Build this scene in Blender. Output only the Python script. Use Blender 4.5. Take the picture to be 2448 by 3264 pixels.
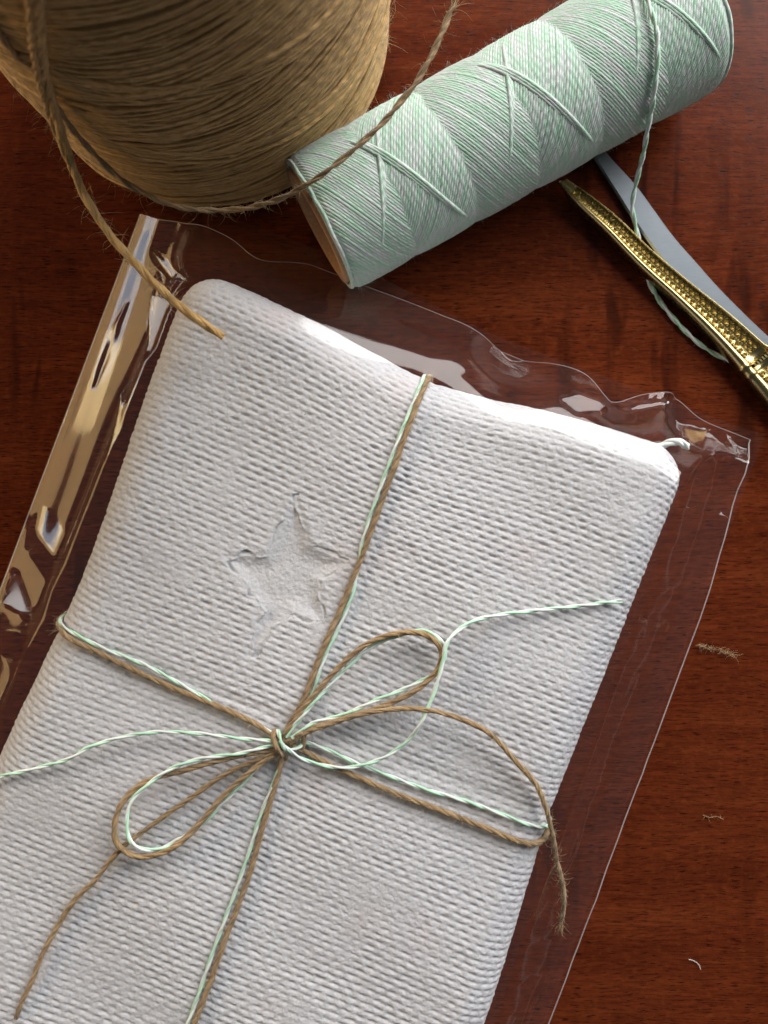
import bpy, math
import numpy as np

# ---------------------------------------------------------------- camera, light, exposure
for o in list(bpy.data.objects):
    bpy.data.objects.remove(o)
scene = bpy.context.scene
C = scene.collection
MM = 0.001
H = 222.0                       # lens height above the table, mm
F = 29.0 / 36.0 * 3264.0        # focal length in photo pixels

cam_d = bpy.data.cameras.new('camera')
cam_d.sensor_fit = 'VERTICAL'
cam_d.sensor_height = 36.0
cam_d.sensor_width = 27.0
cam_d.lens = 29.0
cam_d.clip_start = 0.005
cam_d.clip_end = 20.0
cam_d.dof.use_dof = True
cam_d.dof.focus_distance = 0.195
cam_d.dof.aperture_fstop = 17.0
cam = bpy.data.objects.new('camera', cam_d)
C.objects.link(cam)
cam.location = (0, 0, H * MM)
scene.camera = cam

world = bpy.data.worlds.new('World')
scene.world = world
world.use_nodes = True
bgn = world.node_tree.nodes['Background']
bgn.inputs[0].default_value = (0.80, 0.90, 1.0, 1)
bgn.inputs[1].default_value = 0.075

def area_lamp(name, loc, size_x, size_y, power, color):
    d = bpy.data.lights.new(name, 'AREA')
    d.shape = 'RECTANGLE'
    d.size = size_x
    d.size_y = size_y
    d.energy = power
    d.color = color
    o = bpy.data.objects.new(name, d)
    C.objects.link(o)
    o.location = loc
    from mathutils import Vector
    v = Vector((0, 0, 0.02)) - Vector(loc)
    o.rotation_euler = v.to_track_quat('-Z', 'Y').to_euler()
    return o

WINDOW = np.array((0.64, 0.95, 0.66))
SIDE = np.array((-0.78, 0.50, 0.56))
WARM = np.array((-0.82, 0.31, 0.36))
area_lamp('window_light', WINDOW, 1.50, 0.95, 45.0, (1.0, 0.975, 0.945))
area_lamp('side_window_light', SIDE, 0.30, 0.26, 1.6, (0.66, 0.82, 1.0))
area_lamp('warm_room_light', WARM, 0.66, 0.34, 3.7, (1.0, 0.64, 0.27))
STREAK = np.array((-0.72, 0.30, 0.40))
area_lamp('gold_streak_light', STREAK, 0.12, 0.20, 0.8, (1.0, 0.74, 0.36))  # small unseen warm light, added for the bright gold streaks in the film

vs = scene.view_settings
vs.view_transform = 'Standard'
vs.look = 'None'
vs.exposure = 0.0
vs.gamma = 1.0
vs.use_curve_mapping = False
scene.render.engine = 'CYCLES'
scene.cycles.max_bounces = 6
scene.cycles.diffuse_bounces = 3
scene.cycles.glossy_bounces = 3
scene.cycles.transparent_max_bounces = 14
scene.cycles.use_denoising = True

rng = np.random.default_rng(7)

# ---------------------------------------------------------------- helpers
def px(x, y, z):
    """photo pixel (2448x3264) at height z mm -> mm position"""
    k = (H - z) / F
    return np.array(((x - 1224.0) * k, (1632.0 - y) * k, z))

def dpx(x, y, z):
    return px(x * 2448 / 1659, y * 2448 / 1659, z)

def vnoise(x, y, scale, seed):
    """smooth value noise, -1..1"""
    g = np.random.default_rng(seed).uniform(-1, 1, (256, 256))
    u = np.asarray(x) / scale + 1000.37
    v = np.asarray(y) / scale + 1000.71
    i = np.floor(u).astype(int); j = np.floor(v).astype(int)
    fu = u - i; fv = v - j
    fu = fu * fu * (3 - 2 * fu); fv = fv * fv * (3 - 2 * fv)
    a = g[i % 256, j % 256]; b = g[(i + 1) % 256, j % 256]
    c = g[i % 256, (j + 1) % 256]; d = g[(i + 1) % 256, (j + 1) % 256]
    return (a * (1 - fu) + b * fu) * (1 - fv) + (c * (1 - fu) + d * fu) * fv

def sstep(e0, e1, x):
    t = np.clip((x - e0) / (e1 - e0), 0, 1)
    return t * t * (3 - 2 * t)

def mesh_obj(name, verts, faces, mat, parent=None, attr=None, smooth=True):
    """verts in mm (world); faces: (n,3) or (n,4) arrays or list of them"""
    verts = np.asarray(verts, dtype=np.float64) * MM
    if not isinstance(faces, list):
        faces = [faces]
    me = bpy.data.meshes.new(name)
    me.vertices.add(len(verts))
    me.vertices.foreach_set('co', verts.astype(np.float32).ravel())
    loops = np.concatenate([np.asarray(f, dtype=np.int32).ravel() for f in faces])
    counts = np.concatenate([np.full(len(f), np.asarray(f).shape[1], dtype=np.int32) for f in faces])
    starts = np.concatenate(([0], np.cumsum(counts)[:-1])).astype(np.int32)
    me.loops.add(len(loops))
    me.loops.foreach_set('vertex_index', loops)
    me.polygons.add(len(counts))
    me.polygons.foreach_set('loop_start', starts)
    me.polygons.foreach_set('loop_total', counts)
    me.polygons.foreach_set('use_smooth', np.full(len(counts), smooth, dtype=bool))
    if attr is not None:
        at = me.attributes.new('fibre', 'FLOAT_VECTOR', 'POINT')
        at.data.foreach_set('vector', np.asarray(attr, dtype=np.float32).ravel())
    me.update(calc_edges=True)
    me.validate()
    me.materials.append(mat)
    o = bpy.data.objects.new(name, me)
    C.objects.link(o)
    if parent is not None:
        o.parent = parent
        o.matrix_parent_inverse = parent.matrix_world.inverted()
    return o

def thing(name, label, cat, loc_mm, group=None):
    from mathutils import Matrix
    o = bpy.data.objects.new(name, None)
    o.empty_display_size = 0.01
    C.objects.link(o)
    o.location = [c * MM for c in loc_mm]
    o.matrix_world = Matrix.Translation(o.location)
    o['label'] = label
    o['category'] = cat
    if group:
        o['group'] = group
    return o

def grid_faces(n, m, wrap=False, base=0):
    """n rows x m columns of vertices"""
    i = np.arange(n - 1)[:, None]
    mm = m if wrap else m - 1
    j = np.arange(mm)[None, :]
    j1 = (j + 1) % m
    f = np.stack([i * m + j, i * m + j1, (i + 1) * m + j1, (i + 1) * m + j], -1)
    return f.reshape(-1, 4) + base

class Bag:
    """collects tubes into one mesh"""
    def __init__(self):
        self.v = []; self.f = []; self.a = []; self.n = 0
    def add(self, v, f, a):
        self.v.append(v); self.f.append(f + self.n); self.a.append(a); self.n += len(v)
    def build(self, name, mat, parent=None):
        return mesh_obj(name, np.concatenate(self.v), np.concatenate(self.f), mat, parent, np.concatenate(self.a))

def norm(v):
    return v / np.maximum(np.linalg.norm(v, axis=-1, keepdims=True), 1e-9)

def tubes(bag, P, UP, rad, sides=6, rnd=None, spin=0.0):
    """P,UP: (K,n,3); rad scalar or (K,n)"""
    K, n, _ = P.shape
    T = norm(np.gradient(P, axis=1))
    B = norm(np.cross(T, UP))
    N = np.cross(B, T)
    seg = np.linalg.norm(np.diff(P, axis=1), axis=-1)
    L = np.concatenate([np.zeros((K, 1)), np.cumsum(seg, axis=1)], axis=1)
    rad = np.broadcast_to(np.asarray(rad, dtype=float), (K, n))
    ang = np.arange(sides) / sides * 2 * np.pi
    ca, sa = np.cos(ang), np.sin(ang)
    V = P[:, :, None, :] + rad[:, :, None, None] * (N[:, :, None, :] * ca[None, None, :, None] + B[:, :, None, :] * sa[None, None, :, None])
    if rnd is None:
        rnd = rng.uniform(0, 1, K)
    A = np.empty((K, n, sides, 3))
    A[..., 0] = L[:, :, None]
    A[..., 1] = np.minimum(ang, 2 * np.pi - ang)[None, None, :] / np.pi      # mirrored, so no seam
    A[..., 2] = rnd[:, None, None]
    f1 = grid_faces(n, sides, wrap=True)
    fs = (np.arange(K)[:, None, None] * (n * sides) + f1[None]).reshape(-1, 4)
    bag.add(V.reshape(-1, 3), fs, A.reshape(-1, 3))

def spline(pts, step=0.6):
    """Catmull-Rom through pts, resampled to even steps"""
    p = np.asarray(pts, dtype=float)
    p = np.vstack([2 * p[0] - p[1], p, 2 * p[-1] - p[-2]])
    out = []
    for i in range(1, len(p) - 2):
        t = np.linspace(0, 1, 24, endpoint=False)[:, None]
        p0, p1, p2, p3 = p[i - 1], p[i], p[i + 1], p[i + 2]
        # centripetal-like tension
        d1 = np.linalg.norm(p1 - p0) + 1e-6; d2 = np.linalg.norm(p2 - p1) + 1e-6; d3 = np.linalg.norm(p3 - p2) + 1e-6
        m1 = ((p1 - p0) / d1 + (p2 - p1) / d2) * 0.5 * d2
        m2 = ((p2 - p1) / d2 + (p3 - p2) / d3) * 0.5 * d2
        h00 = 2 * t**3 - 3 * t**2 + 1; h10 = t**3 - 2 * t**2 + t
        h01 = -2 * t**3 + 3 * t**2; h11 = t**3 - t**2
        out.append(h00 * p1 + h10 * m1 + h01 * p2 + h11 * m2)
    out.append(p[-2][None])
    q = np.concatenate(out)
    L = np.concatenate(([0], np.cumsum(np.linalg.norm(np.diff(q, axis=0), axis=1))))
    n = max(6, int(L[-1] / step))
    s = np.linspace(0, L[-1], n)
    return np.stack([np.interp(s, L, q[:, k]) for k in range(3)], 1), s

def frames(P):
    T = norm(np.gradient(P, axis=0))
    N = np.zeros_like(P)
    up = np.array((0, 0, 1.0))
    if abs(T[0] @ up) > 0.9:
        up = np.array((1.0, 0, 0))
    n = up - T[0] * (up @ T[0]); n /= np.linalg.norm(n)
    for i in range(len(P)):
        n = n - T[i] * (n @ T[i]); n /= np.linalg.norm(n)
        N[i] = n
    return T, N, np.cross(T, N)

def cord(path, ply_r, ply_off, lay, plies, bags, step=0.45, sides=7, wob=0.0, taper_end=None, phase=0.0, seed=0):
    """a plied cord along path; bags[i % len(bags)] receives ply i"""
    P, s = spline(path, step)
    r = np.random.default_rng(seed + 11)
    if wob:
        P = P + wob * np.stack([vnoise(s, s * 0 + k * 37.1 + seed, 4.0, 50 + k) for k in range(3)], 1)
    T, N, B = frames(P)
    rad = ply_r * (1 + 0.13 * vnoise(s, s * 0 + seed, 2.2, 91) + 0.10 * vnoise(s, s * 0 + seed, 7.0, 92))
    sp = np.ones_like(s)
    if taper_end:
        e = sstep(0, taper_end, s[-1] - s)
        sp = 1 + (1 - e) * 0.9
        rad = rad * (0.45 + 0.55 * e)
    for i in range(plies):
        ang = phase + 2 * np.pi * (i / plies + s / lay) + 0.5 * vnoise(s, s * 0 + 3 + seed, 6.0, 77)
        Q = P + (ply_off * sp * np.cos(ang))[:, None] * N + (ply_off * sp * np.sin(ang))[:, None] * B
        tubes(bags[i % len(bags)], Q[None], (np.cos(ang)[:, None] * N + np.sin(ang)[:, None] * B)[None], rad[None], sides, rnd=r.uniform(0, 1, 1))
    return P, N, B, T

def hairs(bag, roots, dirs, length, rad, curl=0.5, seg=5, lift=None):
    K = len(roots)
    d = norm(dirs)
    side = norm(np.cross(d, rng.normal(size=(K, 3))))
    side2 = np.cross(d, side)
    t = np.linspace(0, 1, seg)
    c1 = rng.normal(0, curl, K); c2 = rng.normal(0, curl, K)
    P = roots[:, None, :] + length[:, None, None] * (d[:, None, :] * t[None, :, None] + side[:, None, :] * (c1[:, None] * t**2)[..., None] + side2[:, None, :] * (c2[:, None] * (t**3 - 0.3 * t))[..., None])
    R = rad * (1 - 0.75 * t)[None, :] * np.ones((K, 1))
    tubes(bag, P, np.broadcast_to(side[:, None, :], P.shape), R, 3)

def cord_fuzz(bag, frame, n, core_r, lmin, lmax, rad, zmin=None):
    P, N, B, T = frame
    i = rng.integers(1, len(P) - 1, n)
    th = rng.uniform(0, 2 * np.pi, n)
    rdir = np.cos(th)[:, None] * N[i] + np.sin(th)[:, None] * B[i]
    d = rdir * rng.uniform(0.25, 1.0, n)[:, None] + T[i] * rng.normal(0, 0.9, n)[:, None]
    if zmin is not None:
        d[:, 2] = np.abs(d[:, 2]) * 0.8
    ln = lmin + (lmax - lmin) * rng.uniform(0, 1, n) ** 2.5
    hairs(bag, P[i] + rdir * core_r * 0.8, d, ln, rad)

# ---------------------------------------------------------------- materials
class NT:
    def __init__(self, name):
        self.m = bpy.data.materials.new(name)
        self.m.use_nodes = True
        self.t = self.m.node_tree
        self.t.nodes.clear()
        self.out = self.n('ShaderNodeOutputMaterial')
    def n(self, kind, **kw):
        nd = self.t.nodes.new(kind)
        for k, v in kw.items():
            if k.startswith('i_'):
                key = k[2:]
                nd.inputs[int(key) if key.isdigit() else key.replace('_', ' ')].default_value = v
            else:
                setattr(nd, k, v)
        return nd
    def l(self, a, b):
        self.t.links.new(a, b)
    def ramp(self, fac, stops):
        r = self.n('ShaderNodeValToRGB')
        el = r.color_ramp.elements
        while len(el) < len(stops):
            el.new(0.5)
        for e, (p, c) in zip(el, stops):
            e.position = p
            e.color = (*c, 1) if len(c) == 3 else c
        self.l(fac, r.inputs[0])
        return r.outputs[0]
    def math(self, op, a, b=None, clamp=False):
        m = self.n('ShaderNodeMath', operation=op, use_clamp=clamp)
        for k, v in ((0, a), (1, b)):
            if v is None:
                continue
            if isinstance(v, (int, float)):
                m.inputs[k].default_value = v
            else:
                self.l(v, m.inputs[k])
        return m.outputs[0]
    def mix(self, fac, a, b, blend='MIX'):
        m = self.n('ShaderNodeMix', data_type='RGBA', blend_type=blend)
        for k, v in ((0, fac), (6, a), (7, b)):
            if isinstance(v, (int, float)):
                m.inputs[k].default_value = v
            elif isinstance(v, tuple):
                m.inputs[k].default_value = (*v, 1)
            else:
                self.l(v, m.inputs[k])
        return m.outputs[2]
    def noise(self, vec, scale, detail=3.0, rough=0.55, dist=0.0):
        nd = self.n('ShaderNodeTexNoise')
        nd.inputs['Scale'].default_value = scale
        nd.inputs['Detail'].default_value = detail
        nd.inputs['Roughness'].default_value = rough
        nd.inputs['Distortion'].default_value = dist
        self.l(vec, nd.inputs['Vector'])
        return nd.outputs[0]
    def mapping(self, vec, scale=(1, 1, 1), rot=(0, 0, 0), loc=(0, 0, 0)):
        mp = self.n('ShaderNodeMapping')
        mp.inputs['Scale'].default_value = scale
        mp.inputs['Rotation'].default_value = rot
        mp.inputs['Location'].default_value = loc
        self.l(vec, mp.inputs['Vector'])
        return mp.outputs[0]
    def obj_mm(self):
        """object/world position in millimetres"""
        g = self.n('ShaderNodeNewGeometry')
        v = self.n('ShaderNodeVectorMath', operation='SCALE')
        v.inputs['Scale'].default_value = 1000.0
        self.l(g.outputs['Position'], v.inputs[0])
        return v.outputs[0]
    def bsdf(self, color=None, rough=0.5, metal=0.0, normal=None, spec=0.5, coat=0.0, coat_rough=0.1, sheen=0.0):
        b = self.n('ShaderNodeBsdfPrincipled')
        if isinstance(color, tuple):
            b.inputs['Base Color'].default_value = (*color, 1)
        elif color is not None:
            self.l(color, b.inputs['Base Color'])
        if isinstance(rough, (int, float)):
            b.inputs['Roughness'].default_value = rough
        else:
            self.l(rough, b.inputs['Roughness'])
        b.inputs['Metallic'].default_value = metal
        b.inputs['Specular IOR Level'].default_value = spec
        b.inputs['Coat Weight'].default_value = coat
        b.inputs['Coat Roughness'].default_value = coat_rough
        b.inputs['Sheen Weight'].default_value = sheen
        if normal is not None:
            self.l(normal, b.inputs['Normal'])
        self.l(b.outputs[0], self.out.inputs[0])
        return b
    def bump(self, h, strength=0.5, dist=0.0002, normal=None):
        b = self.n('ShaderNodeBump')
        b.inputs['Strength'].default_value = strength
        b.inputs['Distance'].default_value = dist
        self.l(h, b.inputs['Height'])
        if normal is not None:
            self.l(normal, b.inputs['Normal'])
        return b.outputs[0]
    def attr(self):
        a = self.n('ShaderNodeAttribute', attribute_name='fibre')
        return a.outputs['Vector']

def wood_material():
    t = NT('varnished_mahogany')
    p = t.obj_mm()
    warp = t.noise(t.mapping(p, (0.02, 0.05, 1)), 1.0, 2.0)
    wv = t.n('ShaderNodeVectorMath', operation='MULTIPLY_ADD')
    cmb = t.n('ShaderNodeCombineXYZ')
    t.l(warp, cmb.inputs[1])
    t.l(cmb.outputs[0], wv.inputs[0]); wv.inputs[1].default_value = (0, 5, 0); t.l(p, wv.inputs[2])
    q = wv.outputs[0]
    broad = t.noise(t.mapping(q, (0.012, 0.10, 1), loc=(3, 7, 0)), 1.0, 4.0, 0.6)
    fine = t.noise(t.mapping(q, (0.10, 1.25, 1)), 1.0, 6.0, 0.7)
    pores = t.noise(t.mapping(q, (0.28, 3.6, 1), loc=(11, 3, 0)), 1.0, 2.0, 0.5)
    mott = t.noise(t.mapping(p, (0.45, 0.60, 1)), 1.0, 5.0, 0.65)
    fig = t.noise(t.mapping(p, (0.16, 0.028, 1), rot=(0, 0, math.radians(-24))), 1.0, 2.0, 0.5, 0.6)
    figmask = t.noise(t.mapping(p, (0.014, 0.014, 1), loc=(1.3, 4.1, 0)), 1.0, 1.0)
    col = t.ramp(broad, [(0.25, (0.078, 0.0132, 0.0041)), (0.5, (0.110, 0.0203, 0.0062)), (0.75, (0.150, 0.0315, 0.0095))])
    col = t.mix(t.math('MULTIPLY', t.ramp(fine, [(0.36, (1, 1, 1)), (0.60, (0, 0, 0))]), 0.65), col, (0.036, 0.0056, 0.0022))
    col = t.mix(t.math('MULTIPLY', t.ramp(mott, [(0.50, (0, 0, 0)), (0.72, (1, 1, 1))]), 0.40), col, (0.165, 0.040, 0.0105))
    ff = t.math('MULTIPLY', t.ramp(fig, [(0.50, (0, 0, 0)), (0.66, (1, 1, 1))]), t.ramp(figmask, [(0.42, (0, 0, 0)), (0.60, (1, 1, 1))]))
    col = t.mix(t.math('MULTIPLY', ff, 0.75), col, (0.022, 0.0040, 0.0018))
    pm = t.ramp(pores, [(0.58, (0, 0, 0)), (0.66, (1, 1, 1))])
    col = t.mix(t.math('MULTIPLY', pm, 0.9), col, (0.009, 0.0020, 0.0012))
    dust = t.noise(p, 1.3, 2.0, 0.5)
    dm = t.ramp(dust, [(0.735, (0, 0, 0)), (0.78, (1, 1, 1))])
    col = t.mix(t.math('MULTIPLY', dm, 0.25), col, (0.20, 0.14, 0.10))
    hgt = t.math('SUBTRACT', fine, t.math('MULTIPLY', pm, 0.8))
    nb = t.bump(hgt, 0.12, 0.0001)
    rg = t.math('ADD', 0.15, t.math('MULTIPLY', mott, 0.12))
    t.bsdf(col, rg, normal=nb, spec=0.09)
    return t.m

def jute_material(name, dark, mid, light):
    t = NT(name)
    a = t.attr()
    f1 = t.noise(t.mapping(a, (0.16, 5.0, 31.0)), 1.0, 4.0, 0.65)
    f2 = t.noise(t.mapping(a, (0.55, 11.0, 57.0), loc=(0, 0, 5)), 1.0, 3.0, 0.6)
    tw = t.noise(t.mapping(a, (0.05, 0.2, 77.0)), 1.0, 2.0)
    m = t.math('ADD', t.math('MULTIPLY', f1, 0.55), t.math('ADD', t.math('MULTIPLY', f2, 0.30), t.math('MULTIPLY', tw, 0.15)))
    col = t.ramp(m, [(0.33, dark), (0.50, mid), (0.68, light)])
    sp = t.n('ShaderNodeSeparateXYZ'); t.l(a, sp.inputs[0])
    lay = t.math('SINE', t.math('MULTIPLY', t.math('ADD', t.math('MULTIPLY', sp.outputs[0], 0.30), t.math('ADD', t.math('MULTIPLY', sp.outputs[1], 0.55), t.math('MULTIPLY', tw, 2.0))), 6.2832))
    hh = t.math('ADD', f2, t.math('MULTIPLY', lay, 0.28))
    t.bsdf(col, 0.62, normal=t.bump(hh, 1.0, 0.00034), spec=0.25, sheen=0.25)
    return t.m

def twine_material(name, kind):
    """cotton ply: 'mint', 'white' or the blended 'marl' of the wound spool"""
    t = NT(name)
    a = t.attr()
    f2 = t.noise(t.mapping(a, (0.9, 8.0, 57.0)), 1.0, 3.0, 0.6)
    white = t.ramp(f2, [(0.3, (0.57, 0.63, 0.60)), (0.7, (0.76, 0.82, 0.79))])
    mint = t.ramp(f2, [(0.3, (0.34, 0.62, 0.43)), (0.7, (0.50, 0.77, 0.58))])
    if kind == 'mint':
        patch = t.noise(t.mapping(a, (0.22, 0.6, 83.0)), 1.0, 2.0)
        col = t.mix(t.ramp(patch, [(0.58, (0, 0, 0)), (0.78, (1, 1, 1))]), mint, white)
    elif kind == 'white':
        col = white
    else:
        s = t.n('ShaderNodeSeparateXYZ'); t.l(a, s.inputs[0])
        # two plies twisted together: slanted stripes along the strand
        ph = t.math('ADD', t.math('MULTIPLY', s.outputs[0], 0.42), t.math('ADD', t.math('MULTIPLY', s.outputs[1], 0.5), t.math('MULTIPLY', s.outputs[2], 17.0)))
        st = t.math('SINE', t.math('MULTIPLY', ph, 6.2832))
        patch = t.noise(t.mapping(a, (0.15, 0.4, 83.0)), 1.0, 2.0, 0.6)
        m = t.math('ADD', t.math('MULTIPLY', st, 0.035), patch)
        mint2 = t.ramp(f2, [(0.3, (0.35, 0.55, 0.42)), (0.7, (0.48, 0.67, 0.54))])
        grey = t.ramp(f2, [(0.3, (0.50, 0.55, 0.53)), (0.7, (0.62, 0.66, 0.65))])
        col = t.mix(t.ramp(m, [(0.40, (0, 0, 0)), (0.58, (1, 1, 1))]), grey, mint2)
        bump = t.bump(t.math('ADD', t.math('MULTIPLY', st, 0.5), f2), 0.7, 0.00018)
        t.bsdf(col, 0.75, normal=bump, spec=0.2, sheen=0.3)
        return t.m
    t.bsdf(col, 0.75, normal=t.bump(f2, 0.6, 0.00012), spec=0.2, sheen=0.3)
    return t.m

def paper_material():
    t = NT('embossed_white_paper')
    p = t.obj_mm()
    f = t.noise(p, 1.6, 6.0, 0.72)
    g = t.noise(t.mapping(p, (0.03, 0.03, 0.03)), 1.0, 3.0)
    pink = t.noise(t.mapping(p, (0.035, 0.035, 0.02), loc=(9, 2, 0)), 1.0, 2.0)
    col = t.ramp(f, [(0.30, (0.440, 0.442, 0.462)), (0.65, (0.578, 0.581, 0.604))])
    col = t.mix(t.math('MULTIPLY', t.ramp(g, [(0.45, (0, 0, 0)), (0.75, (1, 1, 1))]), 0.5), col, (0.49, 0.486, 0.522))
    col = t.mix(t.math('MULTIPLY', t.ramp(pink, [(0.60, (0, 0, 0)), (0.74, (1, 1, 1))]), 0.30), col, (0.52, 0.43, 0.43))
    sp = t.noise(p, 0.55, 1.0)
    col = t.mix(t.math('MULTIPLY', t.ramp(sp, [(0.815, (0, 0, 0)), (0.835, (1, 1, 1))]), 0.7), col, (0.12, 0.10, 0.09))
    t.bsdf(col, 0.9, normal=t.bump(f, 0.9, 0.00030), spec=0.15)
    return t.m

def film_material():
    t = NT('clear_cellophane')
    lw = t.n('ShaderNodeLayerWeight'); lw.inputs['Blend'].default_value = 0.5
    fr = t.math('ADD', 0.034, t.math('MULTIPLY', t.math('POWER', lw.outputs['Facing'], 5.0), 0.85))
    p = t.obj_mm()
    nz = t.noise(p, 0.10, 2.0, 0.5)
    nb = t.bump(nz, 0.03, 0.0006)
    gl = t.n('ShaderNodeBsdfGlossy'); gl.inputs['Roughness'].default_value = 0.085
    gl.inputs['Color'].default_value = (1, 1, 1, 1)
    t.l(nb, gl.inputs['Normal'])
    tr = t.n('ShaderNodeBsdfTransparent'); tr.inputs['Color'].default_value = (0.985, 0.985, 0.985, 1)
    mx = t.n('ShaderNodeMixShader')
    t.l(fr, mx.inputs[0]); t.l(tr.outputs[0], mx.inputs[1]); t.l(gl.outputs[0], mx.inputs[2])
    # faint haze of the film itself
    df = t.n('ShaderNodeBsdfDiffuse'); df.inputs['Color'].default_value = (0.80, 0.80, 0.86, 1)
    m2 = t.n('ShaderNodeMixShader'); m2.inputs[0].default_value = 0.005
    t.l(mx.outputs[0], m2.inputs[1]); t.l(df.outputs[0], m2.inputs[2])
    t.l(m2.outputs[0], t.out.inputs[0])
    return t.m

def seam_material():
    t = NT('cellophane_edge')
    gl = t.n('ShaderNodeBsdfPrincipled')
    gl.inputs['Base Color'].default_value = (0.62, 0.56, 0.55, 1)
    gl.inputs['Roughness'].default_value = 0.25
    tr = t.n('ShaderNodeBsdfTransparent')
    mx = t.n('ShaderNodeMixShader'); mx.inputs[0].default_value = 0.42
    t.l(tr.outputs[0], mx.inputs[1]); t.l(gl.outputs[0], mx.inputs[2])
    t.l(mx.outputs[0], t.out.inputs[0])
    return t.m

def metal_material(name, col, rough, brushed=False):
    t = NT(name)
    p = t.obj_mm()
    if brushed:
        n1 = t.noise(t.mapping(p, (0.35, 7.0, 1), rot=(0, 0, math.radians(-8))), 1.0, 4.0, 0.6)
        c = t.ramp(n1, [(0.3, tuple(0.86 * x for x in col)), (0.7, col)])
        t.bsdf(c, t.math('ADD', rough - 0.06, t.math('MULTIPLY', n1, 0.14)), 1.0, normal=t.bump(n1, 0.22, 0.00003))
    else:
        n1 = t.noise(p, 0.8, 4.0, 0.6)
        t.bsdf(t.ramp(n1, [(0.3, tuple(0.9 * x for x in col)), (0.7, col)]), t.math('ADD', rough - 0.04, t.math('MULTIPLY', n1, 0.1)), 1.0, normal=t.bump(n1, 0.12, 0.0001))
    return t.m

def card_material():
    t = NT('brown_cardboard')
    p = t.obj_mm()
    n1 = t.noise(p, 1.4, 5.0, 0.7)
    t.bsdf(t.ramp(n1, [(0.3, (0.34, 0.19, 0.105)), (0.7, (0.50, 0.31, 0.185))]), 0.85, normal=t.bump(n1, 0.5, 0.0002), spec=0.15)
    return t.m

M_WOOD = wood_material()
M_BALL = jute_material('jute_wound', (0.25, 0.125, 0.038), (0.60, 0.365, 0.130), (0.86, 0.60, 0.260))
M_JUTE = jute_material('jute_plies', (0.135, 0.076, 0.032), (0.325, 0.208, 0.094), (0.56, 0.41, 0.225))
M_JFUZZ = jute_material('jute_fibre', (0.42, 0.28, 0.12), (0.56, 0.40, 0.19), (0.70, 0.54, 0.28))
M_MINT = twine_material('mint_ply', 'mint')
M_WHITE = twine_material('white_ply', 'white')
M_MARL = twine_material('mint_marl', 'marl')
M_PAPER = paper_material()
M_FILM = film_material()
M_SEAM = seam_material()
M_GOLD = metal_material('gold_plate', (0.48, 0.39, 0.185), 0.27)
M_STEEL = metal_material('brushed_steel', (0.20, 0.225, 0.25), 0.42, True)
M_CARD = card_material()

# ---------------------------------------------------------------- the table
def build_table():
    w, h, d = 650.0, 650.0, 24.0
    v = []
    for x, y in ((-w, -h), (w, -h), (w, h), (-w, h)):
        v.append((x, y, 0.0))
    for x, y in ((-w, -h), (w, -h), (w, h), (-w, h)):
        v.append((x, y, -d))
    f = np.array([(0, 1, 2, 3), (7, 6, 5, 4), (0, 4, 5, 1), (1, 5, 6, 2), (2, 6, 7, 3), (3, 7, 4, 0)])
    o = mesh_obj('table', v, f, M_WOOD, smooth=False)
    o['kind'] = 'structure'
    o['label'] = 'varnished reddish brown mahogany table top'
build_table()

# ---------------------------------------------------------------- the parcel
U2 = np.array((0.9367, -0.3502)); V2 = np.array((-0.3502, -0.9367))
ORG = np.array((12.65, 36.2))
HW, LEN, RR, ZT = 64.0, 191.0, 10.0, 28.0

def und(x, y):
    """soft unevenness of the parcel's top"""
    return 0.45 * np.sin(x * 0.045 + 0.6) * np.cos(y * 0.038) + 0.35 * np.sin(x * 0.11 + y * 0.07 + 1.0)

def parcel_point(a, b, off=0.0):
    """a, b are lengths measured over the wrapped surface (a across, b from the top edge)"""
    a = np.asarray(a, float); b = np.asarray(b, float)
    hin = HW * (1 + 0.0004 * np.clip(b, 0, LEN)) - RR
    hin = hin - np.where(a < 0, 3.0 * np.exp(-((b - 78) / 40.0) ** 2), 1.5 * np.exp(-((b - 92) / 26.0) ** 2))
    ea = np.sign(a) * np.maximum(np.abs(a) - hin, 0)
    eb = np.where(b < RR, b - RR, np.where(b > LEN - RR, b - (LEN - RR), 0))
    ia = np.clip(a, -hin, hin); ib = np.clip(b, RR, LEN - RR)
    r = np.hypot(ea, eb)
    rs = np.maximum(r, 1e-6)
    q = np.minimum(r / RR, np.pi / 2)
    hor = RR * np.sin(q)
    drop = RR * (1 - np.cos(q)) + np.maximum(r - RR * np.pi / 2, 0)
    da = ea / rs; db = eb / rs
    x2 = ia + (hor + off * np.sin(q)) * da
    y2 = ib + (hor + off * np.sin(q)) * db
    c = np.clip(a / 64.0, 0, 1) ** 2
    x2, y2 = x2 + 2.2 * np.exp(-(b / 35.0) ** 2) * c, y2 - 1.4 * np.exp(-(b / 25.0) ** 2) * c - 1.8 * np.exp(-(b / 25.0) ** 2) * np.clip(-a / 64.0, 0, 1) ** 2 + 4.2 * np.exp(-((a - 2) / 26.0) ** 2) * (1 - sstep(4, 55, b))
    X = ORG[0] + x2 * U2[0] + y2 * V2[0]
    Y = ORG[1] + x2 * U2[1] + y2 * V2[1]
    Z = np.maximum(ZT - drop + off * np.cos(q) + und(X, Y) * np.cos(q), 0.6)
    return np.stack([X, Y, Z], -1)

def to_ab(p):
    """world mm -> parcel coordinates (flat part)"""
    d = np.asarray(p)[..., :2] - ORG
    return d @ U2, d @ V2

STAR_C = px(905, 1835, ZT)[:2]
STAR_PTS = [px(x, y, ZT)[:2] for x, y in ((945, 1590), (985, 1740), (1105, 1795), (1015, 1850), (1030, 1990), (935, 1950), (790, 2090), (830, 1930), (722, 1775), (850, 1770))]

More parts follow.
